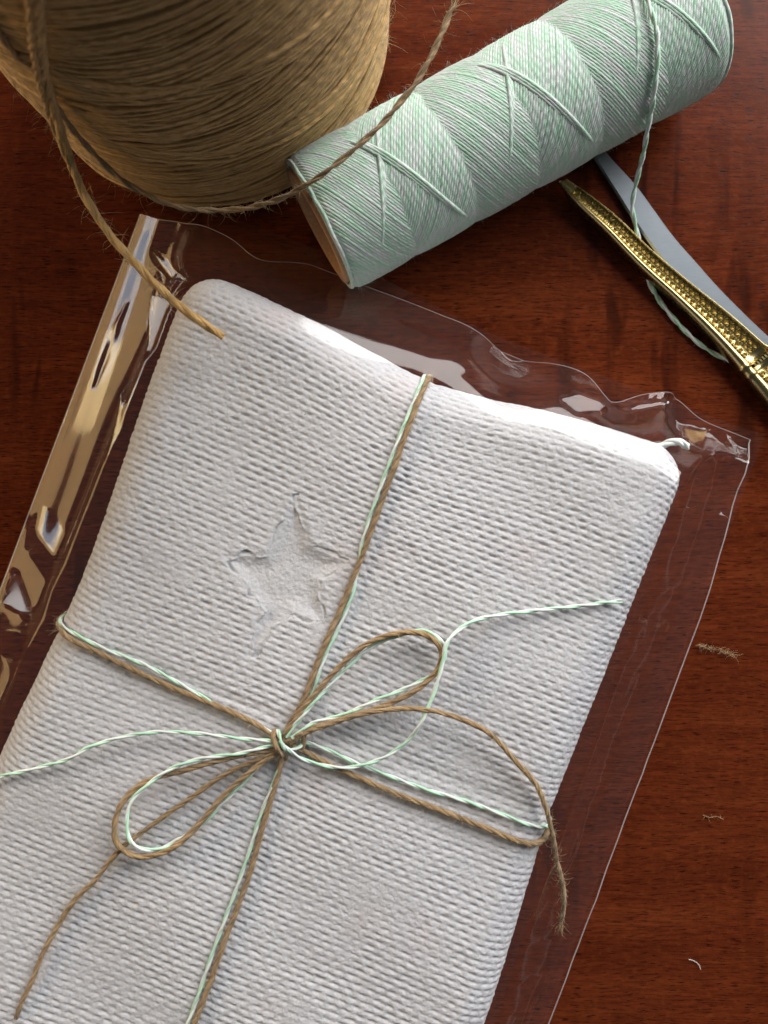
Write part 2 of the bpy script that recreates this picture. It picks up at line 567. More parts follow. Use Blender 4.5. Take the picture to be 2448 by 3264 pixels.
def inside(poly, X, Y):
    poly = np.asarray(poly)
    r = np.zeros(X.shape, bool)
    j = len(poly) - 1
    for i in range(len(poly)):
        xi, yi = poly[i]; xj, yj = poly[j]
        if yi != yj:
            r ^= ((yi > Y) != (yj > Y)) & (X < (xj - xi) * (Y - yi) / (yj - yi) + xi)
        j = i
    return r

def edge_dist(poly, X, Y):
    poly = np.asarray(poly)
    d = np.full(X.shape, 1e9)
    for i in range(len(poly)):
        p0, p1 = poly[i - 1], poly[i]
        e = p1 - p0
        t = np.clip(((X - p0[0]) * e[0] + (Y - p0[1]) * e[1]) / (e @ e), 0, 1)
        d = np.minimum(d, np.hypot(X - p0[0] - t * e[0], Y - p0[1] - t * e[1]))
    return d

def build_parcel():
    t = thing('wrapped_parcel', 'flat rectangular parcel wrapped in white woven-embossed paper, tied with jute and mint twine', 'parcel', (*(ORG + V2 * 95), 0))
    st = 0.205
    a1 = 54 + 14.5
    a = np.concatenate([np.linspace(-a1 - 15, -a1, 10, endpoint=False), np.arange(-a1, a1, st), np.linspace(a1, a1 + 15, 10)])
    b = np.concatenate([np.linspace(-5 - 16, -5, 9, endpoint=False), np.arange(-5, LEN + 4, st), np.linspace(LEN + 4, LEN + 20, 9)])
    A, B = np.meshgrid(a, b)
    P = parcel_point(A, B)
    Q = parcel_point(A, B, 1.0) - P
    Nrm = norm(Q)
    # plain-weave emboss
    th = math.radians(1.5)
    wa = A * math.cos(th) + B * math.sin(th) + 0.35 * vnoise(A, B, 9.0, 3) + 0.22 * vnoise(A, B, 2.2, 4) + 0.7 * vnoise(A, B, 45, 13)
    wb = -A * math.sin(th) + B * math.cos(th) + 0.14 * vnoise(A, B, 8.0, 5) + 0.08 * vnoise(A, B, 1.8, 6) + 0.8 * vnoise(A, B, 40, 14)
    pv, pu = 1.64, 1.70
    row = np.round(wb / pv)
    dv = np.abs(wb / pv - row) * pv
    jit = np.random.default_rng(17).uniform(-0.20, 0.20, 400)[(row + 150).astype(int) % 400]
    mask = 0.5 + 0.5 * np.cos(np.pi * (wa / pu + jit + 0.35 * vnoise(A, row * 7.3, 7.0, 47)) + np.pi * (row % 2))
    pit = np.exp(-(dv / 0.33) ** 2) * (0.10 + 0.88 * mask ** 1.4) * (0.85 + 0.35 * vnoise(A, row * 5.1, 2.6, 48))
    ridge = np.cos(2 * np.pi * wb / pv)
    # short cross threads showing between the pits
    cross = np.cos(2 * np.pi * wa / pu) * np.exp(-(dv / 0.5) ** 2)
    wv = 0.75 - 0.90 * pit - 0.09 * ridge + 0.05 * cross + 0.14 * vnoise(A, B, 1.3, 46)
    amp = 0.50 * (0.80 + 0.30 * vnoise(A, B, 5.0, 8) + 0.28 * vnoise(A, B, 24.0, 9))
    # flattened patches
    flat = sstep(0.35, 0.85, vnoise(A, B, 11.0, 21)) * 0.55
    amp = amp * (1 - flat)
    X, Y = P[..., 0], P[..., 1]
    ins = inside(STAR_PTS, X + 1.6 * vnoise(X, Y, 3.5, 31), Y + 1.6 * vnoise(X, Y, 3.5, 32))
    ed = edge_dist(STAR_PTS, X, Y)
    sd = np.where(ins, ed, -ed)
    m = sstep(-1.6, 1.2, sd) * (0.72 + 0.28 * vnoise(X, Y, 4.0, 33))
    amp = amp * (1 - 0.96 * np.clip(m * 1.2, 0, 1)) * (1 - 0.35 * sstep(-4, -0.5, sd))
    amp = np.maximum(amp, 0.01)
    top = (Nrm[..., 2] > 0.999)
    disp = (wv - 0.75) * amp
    disp = disp + 0.065 * vnoise(A, B, 0.5, 41) + 0.07 * vnoise(A, B, 1.1, 42) + 0.10 * vnoise(A, B, 5.0, 43)
    disp = disp - 1.0 * sstep(-1.6, 2.6, sd) * (0.75 + 0.25 * sstep(0, 4, sd)) + 0.04 * np.exp(-((sd + 1.2) / 0.9) ** 2)
    disp = disp + m * (0.20 * vnoise(A, B, 4.5, 44) + 0.02 * vnoise(A, B, 0.9, 45))
    # strings press a shallow groove
    disp = disp - 0.32 * np.exp(-((A - 1.8) / 1.6) ** 2) - 0.30 * np.exp(-((B - 92) / 1.6) ** 2)
    P = P + Nrm * disp[..., None]
    P[..., 2] = np.maximum(P[..., 2], 0.6)
    n, mm = P.shape[:2]
    mesh_obj('paper_wrap', P.reshape(-1, 3), grid_faces(n, mm)[:, ::-1], M_PAPER, t)
    # hairs of the soft paper along its outline
    # small twisted corner of paper at the upper right
    bag = Bag()
    path = [px(2080, 1432, 19), px(2112, 1420, 19.5), px(2145, 1408, 20), px(2172, 1412, 19.5), px(2190, 1425, 18)]
    cord(path, 0.50, 0.45, 9.0, 3, [bag], step=0.3, seed=3)
    bag.build('paper_corner', M_WHITE, t)
    return t

build_parcel()

# ---------------------------------------------------------------- cords tied round the parcel
ZS = ZT + 0.95

def top_pts(pts, dz=0.0):
    """photo pixels lying on the parcel's top"""
    out = []
    for q in pts:
        x, y = q[:2]
        d = q[2] if len(q) > 2 else dz
        p = px(x, y, ZS + d)
        p[2] += und(p[0], p[1])
        out.append(p)
    return out

def c6(X, Y, d=0.0):
    return (300 + X * 0.7233, 1900 + Y * 0.7233, d)

def band_ends(pts, lo=None, hi=None, off=0.9):
    """run the band's two ends down over the parcel's rounded edges"""
    pts = list(pts)
    if lo is not None:
        pts = [parcel_point(a, b, off) for a, b in lo] + pts
    if hi is not None:
        pts = pts + [parcel_point(a, b, off) for a, b in hi]
    return pts

def build_cords():
    kx, ky = 890, 2363
    root = px(kx, ky, ZS)
    tj = thing('jute_string', 'brown jute string tied crosswise round the white parcel in a bow', 'string', root)
    tm = thing('mint_string', 'thin mint and white twisted twine tied in a bow with jute string', 'string', root)
    fj = Bag(); fm = Bag()

    def jute(name, pts, seed, taper=None, wob=0.12, fuzz=1.0, rr=0.44, ro=0.28):
        bag = Bag()
        fr = cord(pts, rr, ro, 11.0, 3, [bag], wob=wob, seed=seed, taper_end=taper)
        bag.build(name, M_JUTE, tj)
        L = np.linalg.norm(np.diff(fr[0], axis=0), axis=1).sum()
        cord_fuzz(fj, fr, int(L * 8 * fuzz), 0.66, 0.35, 2.6, 0.042)
        return fr

    def mint(name, pts, seed, taper=None, wob=0.08):
        b1, b2 = Bag(), Bag()
        fr = cord(pts, 0.325, 0.185, 11.0, 2, [b1, b2], wob=wob, seed=seed, taper_end=taper)
        o = b1.build(name, M_MINT, tm)
        b2.build('white_ply', M_WHITE, o)
        L = np.linalg.norm(np.diff(fr[0], axis=0), axis=1).sum()
        cord_fuzz(fm, fr, int(L * 1.5), 0.6, 0.3, 1.3, 0.016)

    # bands
    core = top_pts([(1372, 1262), (1325, 1300), (1236, 1545), (1103, 1900), (1012, 2110), (973, 2220, .1), (905, 2350, .6), (893, 2440, .2), (839, 2630), (799, 2775), (720, 2990), (625, 3250)])
    core = core[1:]
    a0 = to_ab(core[0])[0]
    lo = [(a0 + 0.9, -14), (a0 + 0.7, -7), (a0 + 0.4, -3.5), (a0 + 0.3, 0.5), (a0 + 0.2, 5.5)]
    a1 = to_ab(core[-1])[0]
    hi = [(a1, 186), (a1, 192), (a1, 198), (a1, 206)]
    jute('lengthwise_band', band_ends(core, lo, hi), 1, wob=0.10)
    core = top_pts([(1310, 1300, -.25), (1215, 1545, -.25), (1160, 1710, -.35), (1118, 1905, -.25), (1030, 2105, -.2), (968, 2275, .3), (900, 2360, .6), (890, 2440, .1), (830, 2600, -.2), (786, 2740, -.2), (706, 2960, -.2), (612, 3225, -.2)])
    a0 = to_ab(core[0])[0]; a1 = to_ab(core[-1])[0]
    mint('lengthwise_band', band_ends(core, [(a0 + 0.1, -10), (a0 + 0.2, -3), (a0 + 0.2, 4)], [(a1, 186), (a1, 196)], 0.65), 2)
    core = top_pts([(318, 2083), (452, 2150), (611, 2218), (806, 2301, .2), (880, 2345, .5), (965, 2392, .3), (1081, 2450), (1226, 2515), (1440, 2600), (1560, 2648)])
    b0 = to_ab(core[0])[1]; b1 = to_ab(core[-1])[1]
    jute('crosswise_band', band_ends(core, [(-83, b0 - 2), (-76, b0 - 2.5), (-70, b0 - 2.5), (-64, b0 - 1.6), (-58, b0 - .6)], [(57.5, b1 + .2), (61, b1 + .1), (66, b1 - 1.2), (70.5, b1 - 3.5), (75, b1 - 5), (82, b1 - 5)]), 3)
    core = top_pts([(310, 2059, -.2), (452, 2117, -.2), (604, 2197, -.2), (705, 2254, -.1), (800, 2300, .1), (900, 2345, .5), (994, 2370, .2), (1168, 2446, -.2), (1349, 2515, -.2), (1500, 2562, -.2), (1590, 2595, -.2)])
    b0 = to_ab(core[0])[1]; b1 = to_ab(core[-1])[1]
    mint('crosswise_band', band_ends(core, [(-80, b0 - 1.4), (-70, b0 - 1.4), (-63, b0 - .8)], [(57.5, b1 + .1), (61.5, b1 + .2), (66, b1 + .2), (72, b1 - .5), (80, b1 - 1)], 0.8), 4)

    # bow loops (the last number is the rise above the parcel)
    jute('bow_loop', top_pts([c6(835, 645, .8), c6(850, 600, 1.6), c6(1000, 400, 2.4), c6(1130, 265, 2.9), c6(1260, 185, 3.2), c6(1380, 160, 3.3), c6(1480, 180, 3.3), c6(1530, 235, 3.2), c6(1520, 310, 3.0), c6(1440, 400, 2.8), c6(1300, 475, 2.6), c6(1150, 525, 2.4), c6(960, 585, 2.0), c6(860, 645, 1.2)]), 5, fuzz=.8)
    mint('bow_loop', top_pts([c6(850, 620, 1.9), c6(880, 570, 2.2), c6(950, 490, 2.4), c6(1080, 350, 2.3), c6(1200, 240, 2.2), c6(1330, 178, 2.2), c6(1440, 152, 2.3), c6(1512, 180, 2.6), c6(1550, 240, 2.6), c6(1510, 330, 2.2), c6(1400, 395, 2.0), c6(1250, 458, 1.9), c6(1080, 527, 1.8), c6(960, 560, 1.9), c6(870, 625, 2.1)]), 6)
    jute('bow_loop', top_pts([c6(815, 670, 1.2), c6(700, 690, 1.8), c6(560, 722, 2.2), c6(400, 765, 2.4), c6(270, 800, 2.6), c6(190, 840, 2.7), c6(120, 920, 2.8), c6(95, 1010, 2.8), c6(110, 1090, 2.7), c6(170, 1135, 2.6), c6(250, 1140, 2.5), c6(340, 1110, 2.4), c6(450, 1020, 2.2), c6(560, 890, 2.0), c6(680, 780, 1.8), c6(815, 680, 1.2)]), 7, fuzz=.8)
    mint('bow_loop', top_pts([c6(820, 655, 1.9), c6(780, 658, 2.0), c6(640, 693, 2.8), c6(480, 715, 3.2), c6(350, 755, 3.4), c6(250, 820, 3.4), c6(165, 905, 3.3), c6(148, 1000, 3.2), c6(170, 1080, 3.0), c6(230, 1112, 2.8), c6(300, 1105, 2.4), c6(370, 1072, 1.6), c6(470, 1010, 1.3), c6(560, 920, 1.2), c6(640, 840, 1.0), c6(740, 735, .9), c6(815, 680, 1.0)]), 8)
    # loose ends
    jute('loose_end', top_pts([c6(830, 660, 1.6), c6(760, 700, 1.4), c6(600, 772, 1.0), c6(430, 885, .9), c6(250, 1010, 1.2), c6(110, 1120, 1.3), (307, 2800, 1.0), (224, 2887, .8), (174, 2970, .6), (137, 3039, .5), (105, 3118, .4), (72, 3190, 0), (60, 3225, -.4), (40, 3300, -8), (20, 3380, -14)]), 9, fuzz=.8, rr=0.39, ro=0.23)
    pts = top_pts([c6(840, 640, 1.4), c6(930, 600, 2.2), c6(1050, 560, 3.0), c6(1150, 528, 3.9), c6(1280, 503, 4.3), c6(1400, 498, 4.6), c6(1520, 513, 4.4), (1500, 2305, 4.0), (1560, 2338, 3.4), (1638, 2420, 2.4), (1712, 2509, 1.2), (1745, 2590, -.5)])
    pts += [px(1762, 2670, 25.0), px(1775, 2740, 22.0), px(1795, 2833, 19.0), px(1797, 2890, 17.0), px(1786, 2944, 15.5)]
    fr = jute('loose_end', pts, 10, taper=7, fuzz=1.0, rr=0.39, ro=0.23)
    # frayed tip
    tip = fr[0][-1]; tt = fr[3][-1]
    n = 26
    d = tt[None] + rng.normal(0, 0.35, (n, 3))
    hairs(fj, np.repeat(tip[None], n, 0) + rng.normal(0, .3, (n, 3)), d, rng.uniform(1.5, 4.0, n), 0.05, 0.3)
    mint('loose_end', top_pts([c6(840, 655, 2.0), c6(775, 637, 2.0), c6(640, 628, 2.2), c6(450, 605, 2.6), c6(280, 600, 2.6), c6(140, 617, 2.4), (303, 2374, 2.0), (217, 2418, 1.5), (108, 2450, .8), (10, 2474, .2), (-80, 2500, -1.5), (-150, 2520, -6)]), 12)
    pts = top_pts([c6(815, 640, 2.0), c6(850, 668, 2.2), c6(900, 705, 2.2), c6(980, 737, 1.7), c6(1080, 755, 1.3), c6(1180, 745, 1.3), c6(1290, 705, 1.7), c6(1380, 640, 2.4), c6(1440, 560, 4.2), c6(1490, 450, 4.2), c6(1530, 310, 4.4), c6(1553, 210, 4.4), c6(1590, 160, 3.2), (1500, 1983, 2.0), (1535, 1970, 1.4), (1623, 1955, .8), (1771, 1940, .3), (1900, 1925, -.1), (1985, 1915, -.4)])
    mint('loose_end', pts, 13, taper=3.0)
    # knots
    jute('knot', top_pts([c6(800, 590, -.2), c6(792, 612, 1.6), c6(796, 645, 3.2), c6(815, 680, 2.8), c6(838, 700, 1.0), c6(846, 712, -.4)]), 14, fuzz=.5, wob=0.03)
    jute('knot', top_pts([c6(880, 640, .6), c6(900, 610, 2.2), c6(915, 600, 2.2), c6(925, 640, 1.0), c6(915, 680, .2)]), 15, fuzz=.5, wob=0.03)
    mint('knot', top_pts([c6(810, 590, .6), c6(818, 615, 2.6), c6(828, 645, 3.4), c6(840, 668, 2.6), c6(880, 672, 1.4), c6(915, 655, 1.0), c6(920, 630, .6)]), 16, wob=0.03)
    b = fj.build('fuzz', M_JFUZZ, tj); b['kind'] = 'stuff'
    b = fm.build('fuzz', M_WHITE, tm); b['kind'] = 'stuff'

build_cords()

# ---------------------------------------------------------------- the ball of jute
BC = np.array((-46.0, 126.5)); BR = 47.0

def ball_r(z):
    z = np.asarray(z, float)
    r = BR + 0.6 - 0.9 * ((z - 55) / 60.0) ** 2
    r = r - 4.0 * np.clip((9 - z) / 9.0, 0, 1) ** 2
    return r - 6 * np.clip((z - 112) / 12.0, 0, 1) ** 2

def build_ball():
    t = thing('jute_twine_ball', 'large upright ball of wound golden brown jute twine with loose strands', 'twine ball', (*BC, 0))
    # solid body under the outer wraps
    zz = np.linspace(0.3, 124, 40); th = np.linspace(0, 2 * np.pi, 96, endpoint=False)
    Z, TH = np.meshgrid(zz, th, indexing='ij')
    r = ball_r(Z) - 1.6
    P = np.stack([BC[0] + r * np.cos(TH), BC[1] + r * np.sin(TH), Z], -1).reshape(-1, 3)
    top = np.array([[BC[0], BC[1], 124.0]])
    f = grid_faces(40, 96, True)
    k = 39 * 96
    cap = np.array([(k + i, k + (i + 1) % 96, len(P)) for i in range(96)])
    at = np.stack([TH.ravel() * 47, Z.ravel() * .3, Z.ravel() * 0.07], -1)
    mesh_obj('core', np.vstack([P, top]), [f, cap], M_BALL, t, np.vstack([at, at[:1]]))
    # wraps in parallel groups, each group with its own slant
    r2 = np.random.default_rng(5)
    bag = Bag()
    n = 150
    th = np.linspace(0, 2 * np.pi, n)
    PP, UP = [], []
    def group(zc, count, tilt, ph, lift, pitch=0.95):
        count = int(count * 1.45)
        for i in range(count):
            z0 = zc + (i - count / 2) * pitch * r2.uniform(0.9, 1.1)
            tl = tilt + r2.normal(0, 0.35) + (i - count / 2) * 0.03
            z = z0 + tl * np.cos(th - ph) + 0.5 * vnoise(th * 8, th * 0 + z0 * 3, 3.0, 61) + 0.3 * vnoise(th * 47, th * 0 + z0 * 7, 5.0, 62)
            z[-1] = z[0]
            rr = ball_r(np.clip(z, 0.6, 123)) - 0.75 + 0.65 * lift + 0.22 * vnoise(th * 47, th * 0 + z0 * 5 + i, 9.0, 63) + r2.normal(0, 0.19)
            rr[-1] = rr[0]
            z = np.clip(z, 0.8, 122.5)
            PP.append(np.stack([BC[0] + rr * np.cos(th), BC[1] + rr * np.sin(th), z], -1))
            UP.append(np.stack([np.cos(th), np.sin(th), th * 0], -1))
    group(60, 92, 3.0, 0.4, -0.35)
    group(7, 9, 1.5, -0.6, 0.15)
    group(18, 9, 6.0, 0.1, 0.35)
    group(27, 8, 9.0, 0.25, 0.55)
    group(36, 9, 13.0, 0.0, 0.40)
    group(45, 8, 10.0, 0.35, 0.65)
    group(55, 9, 15.0, 0.15, 0.50)
    group(65, 8, 11.0, -0.1, 0.35)
    group(74, 9, 14.0, 0.3, 0.60)
    group(84, 9, 12.0, 0.1, 0.45)
    group(95, 10, 10.0, 0.4, 0.55)
    group(106, 10, 8.0, 0.2, 0.40)
    group(40, 5, 5.0, 2.9, 0.95)
    group(66, 5, 4.0, 3.3, 0.95)
    group(22, 4, 13.0, 0.6, 0.95)
    P = np.array(PP); UPa = np.array(UP)
    tubes(bag, P, UPa, r2.uniform(0.40, 0.58, len(P))[:, None], 6)
    bag.build('winding', M_BALL, t)
    # loose ends
    fz = Bag()
    b = Bag()
    pts = [dpx(80, -70, 105), dpx(85, 60, 89), dpx(103, 180, 67), dpx(133, 290, 55), dpx(172, 400, 48), dpx(232, 500, 44), dpx(312, 590, 41), dpx(400, 670, 39), dpx(483, 728, 36.5)]
    fr = cord(pts, 0.66, 0.36, 16, 3, [b], wob=0.15, seed=31)
    cord_fuzz(fz, fr, 600, 1.0, 0.5, 5.0, 0.045)
    b.build('loose_end', M_BALL, t)
    b = Bag()
    pts = [dpx(60, -70, 105), dpx(68, 60, 89), dpx(84, 165, 70), dpx(112, 262, 57), dpx(150, 350, 51)]
    fr = cord(pts, 0.48, 0.32, 12, 3, [b], wob=0.2, seed=32)
    cord_fuzz(fz, fr, 200, 0.9, 0.5, 4.0, 0.035)
    b.build('loose_end', M_BALL, t)
    b = Bag()
    pts = [dpx(-60, 0, 87), dpx(-28, 38, 83), dpx(0, 72, 78), dpx(31, 114, 72), dpx(82, 158, 66), dpx(127, 237, 53), dpx(159, 282, 46), dpx(200, 330, 40), dpx(250, 378, 36), dpx(320, 422, 33), dpx(400, 450, 31), dpx(470, 454, 28), dpx(540, 448, 30), dpx(620, 422, 34), dpx(700, 374, 38.5), dpx(780, 310, 40), dpx(850, 240, 41), dpx(910, 160, 42), dpx(950, 80, 43), dpx(982, 8, 43.5)]
    fr = cord(pts, 0.46, 0.28, 12, 2, [b], wob=0.12, seed=33, taper_end=5)
    cord_fuzz(fz, fr, 800, 0.8, 0.4, 3.2, 0.04)
    tip = fr[0][-1]; tt = fr[3][-1]
    m = 30
    hairs(fz, np.repeat(fr[0][-12:-2], 3, 0), np.repeat(fr[3][-12:-2], 3, 0) + rng.normal(0, .3, (m, 3)), rng.uniform(2, 6, m), 0.06, 0.3)
    b.build('loose_end', M_JUTE, t)
    # stray fibres all over the ball
    n = 4500
    ang = rng.uniform(0, 2 * np.pi, n); z = rng.uniform(2, 95, n)
    rr = ball_r(z) + 0.2
    nrm = np.stack([np.cos(ang), np.sin(ang), 0 * ang], -1)
    root = np.stack([BC[0] + rr * np.cos(ang), BC[1] + rr * np.sin(ang), z], -1)
    tang = np.stack([-np.sin(ang), np.cos(ang), 0.3 * rng.normal(size=n)], -1)
    d = nrm * rng.uniform(0.05, 0.6, n)[:, None] + tang * rng.normal(0, 1.0, n)[:, None] + np.array((0, 0, 1.0)) * rng.normal(0, 0.4, n)[:, None]
    hairs(fz, root, d, 0.6 + 5.5 * rng.uniform(0, 1, n) ** 4, 0.045, 0.5)
    o = fz.build('fuzz', M_JFUZZ, t); o['kind'] = 'stuff'

build_ball()

# ---------------------------------------------------------------- the mint twine spool
SA = np.array((0.8746, 0.4848, 0.0)); SN = np.array((-0.4848, 0.8746, 0.0)); SR = 17.65
SD, S0, SL = 69.5, 20.5, 104.5

def spool_pt(s, phi, r):
    s = np.asarray(s, float); phi = np.asarray(phi, float); r = np.asarray(r, float)
    return (S0 + s)[..., None] * SA + (SD + r * np.sin(phi))[..., None] * SN + (SR + r * np.cos(phi))[..., None] * np.array((0, 0, 1.0))

def spool_hit(x, y, r):
    """point where the photo pixel's ray meets the spool at radius r (nearest), or None"""
    o = np.array((0, 0, H)); d = px(x, y, 0) - o; d /= np.linalg.norm(d)
    c = SD * SN + np.array((0, 0, SR))
    oc = o - c
    dp = d - SA * (d @ SA); op = oc - SA * (oc @ SA)
    A = dp @ dp; B = 2 * dp @ op; Cc = op @ op - r * r
    disc = B * B - 4 * A * Cc
    if disc < 0:
        return None
    return o + d * ((-B - math.sqrt(disc)) / (2 * A))

def build_spool():
    t = thing('mint_twine_spool', 'spool of mint green and white cotton twine on its side', 'twine spool', S0 * SA + SD * SN + SL / 2 * SA)
    per = 34.7
    k = 2 * np.pi / 60.0
    Rb = SR - 1.12
    def topness(s, phi):
        return np.tanh(2.0 * np.sin(2 * np.pi * (s + 1.0 * np.sin(phi * 1.0 + 0.8) + 0.5 * np.sin(3 * phi)) / per))
    def prof(s):
        e = np.minimum(s, SL - s)
        return Rb + 0.14 * np.abs(np.sin(2 * np.pi * s / per)) - 1.1 * np.clip((2.2 - e) / 2.2, 0, 1) ** 2
    bag = Bag()
    cnt = 84; n = 130
    s = np.linspace(0.15, SL - 0.15, n)
    r3 = np.random.default_rng(9)
    for fam in (-1, 1):
        P, UP = [], []
        for i in range(cnt):
            ph0 = 2 * np.pi * (i + r3.normal(0, 0.05)) / cnt
            phi = ph0 + fam * k * s + 0.012 * vnoise(s, s * 0 + i * 3.7, 7.0, 71)
            g = -fam * topness(s, phi)
            r = prof(s) + 0.36 * g + 0.05 * vnoise(s, s * 0 + i * 5.1, 6.0, 72) + r3.normal(0, 0.025)
            P.append(spool_pt(s, phi, r))
            UP.append(np.sin(phi)[:, None] * SN + np.cos(phi)[:, None] * np.array((0, 0, 1.0)))
        tubes(bag, np.array(P), np.array(UP), 0.60, 6, rnd=np.arange(cnt) * 0.0055 + 0.9 * (fam > 0))
    # single strands lying proud where the winding turns back
    for sv, phv in ((18.3, 0.18), (52.8, 0.30), (87.3, 0.50)):
        for j in range(3):
            # falling to the right, on top
            s1 = np.linspace(sv - 5 - 2 * j, sv + 16 - 3.0 * j, 70)
            phi = phv - k * 1.05 * (s1 - sv) - j * 0.068
            rr = prof(s1) + 0.72 - 0.12 * j - 0.8 * sstep(0.75, 1.0, (s1 - s1[0]) / (s1[-1] - s1[0])) - 0.9 * sstep(0.3, 0, (s1 - s1[0]) / (s1[-1] - s1[0]))
            up = np.sin(phi)[:, None] * SN + np.cos(phi)[:, None] * np.array((0, 0, 1.0))
            tubes(bag, spool_pt(s1, phi, rr)[None], up[None], 0.56, 7, rnd=r3.uniform(0, 1, 1))
            # falling to the left, just below it
            s2 = np.linspace(sv - 13 + 2 * j, sv + 7, 70)
            phi = phv + k * 1.25 * (s2 - sv) - j * 0.05
            rr = prof(s2) + 0.50 - 0.12 * j - 0.9 * sstep(0.3, 0, (s2 - s2[0]) / (s2[-1] - s2[0])) - 0.6 * sstep(0.8, 1, (s2 - s2[0]) / (s2[-1] - s2[0]))
            up = np.sin(phi)[:, None] * SN + np.cos(phi)[:, None] * np.array((0, 0, 1.0))
            tubes(bag, spool_pt(s2, phi, rr)[None], up[None], 0.55, 7, rnd=r3.uniform(0, 1, 1))
    # end faces: strands turning over the rim
    th = np.linspace(0, 2 * np.pi, 110)
    for end in (0, 1):
        for j, rr in enumerate(np.arange(15.3, SR - 0.7, 0.62)):
            wob = 0.25 * vnoise(th * 17, th * 0 + rr * 9, 5.0, 73)
            ss = (0.25 if end == 0 else SL - 0.25) + wob * (1 if end == 0 else -1) + (0.5 * (j == 0)) * (1 if end == 0 else -1)
            up = np.sin(th)[:, None] * SN + np.cos(th)[:, None] * np.array((0, 0, 1.0))
            r_ = rr + 0.2 * vnoise(th * 17, th * 0 + rr * 5, 6.0, 74)
            r_[-1] = r_[0]; ss[-1] = ss[0]
            tubes(bag, spool_pt(ss, th, r_)[None], up[None], 0.52, 6, rnd=r3.uniform(0, 1, 1))
    bag.build('winding', M_MARL, t)
    # inner body that closes the gaps between strands
    sb = np.linspace(1.2, SL - 1.2, 30); th = np.linspace(0, 2 * np.pi, 64, endpoint=False)
    S, TH = np.meshgrid(sb, th, indexing='ij')
    Pb = spool_pt(S, TH, np.full(S.shape, Rb - 0.9))
    mesh_obj('inner_layer', Pb.reshape(-1, 3), grid_faces(30, 64, True), M_MARL, t, np.stack([S.ravel(), TH.ravel() * 0.3, S.ravel() * 0 + .4], -1))
    # cardboard tube: outer, rim, inner
    prof_t = [(1.0, 14.9), (-0.9, 14.9), (-1.0, 14.7), (-1.0, 12.3), (-0.8, 12.1), (SL + 0.8, 12.1), (SL + 1.0, 12.3), (SL + 1.0, 14.7), (SL + 0.9, 14.9), (SL - 1, 14.9)]
    rows = []
    for ss, rr in prof_t:
        rows.append(spool_pt(np.full(64, ss), th, np.full(64, rr)))
    mesh_obj('cardboard_tube', np.concatenate(rows), grid_faces(len(prof_t), 64, True), M_CARD, t)
    # loose end hanging off over the scissors
    b1, b2 = Bag(), Bag()
    pts = []
    for x, y in ((2050, -60), (2064, 0), (2080, 54), (2094, 108), (2095, 179), (2083, 304), (2072, 370)):
        pts.append(spool_hit(x, y, SR + 0.75))
    pts += [px(2062, 420, 21), px(2050, 490, 15), px(2035, 550, 10.5), px(2022, 610, 7), px(2016, 671, 4.6), px(2026, 722, 3.0), px(2036, 765, 1.6), px(2043, 815, .9), px(2054, 868, .75), px(2080, 920, .75), px(2120, 983, .75), px(2175, 1046, .75), px(2242, 1105, .75), px(2333, 1155, .75), px(2400, 1185, .75), px(2500, 1240, .75)]
    fr = cord(pts, 0.42, 0.26, 10.0, 2, [b1, b2], wob=0.08, seed=41)
    o = b1.build('loose_end', M_MINT, t)
    b2.build('white_ply', M_WHITE, o)
    # lint on the twine
    fz = Bag()
    cord_fuzz(fz, fr, 200, 0.7, 0.3, 1.4, 0.016)
    n = 4200
    ss = rng.uniform(1, SL - 1, n); ph = rng.uniform(-1.7, 1.7, n)
    root = spool_pt(ss, ph, SR - 0.3 + 0 * ss)
    nr = np.sin(ph)[:, None] * SN + np.cos(ph)[:, None] * np.array((0, 0, 1.0))
    hairs(fz, root, nr + rng.normal(0, 0.9, (n, 3)), 0.3 + 1.8 * rng.uniform(0, 1, n) ** 3, 0.019, 0.6)
    o = fz.build('fuzz', M_WHITE, t); o['kind'] = 'stuff'

build_spool()

# ---------------------------------------------------------------- the scissors
def c3(X, Y, z):
    return px(1700 + X / 2.2125, 400 + Y / 2.2125, z)

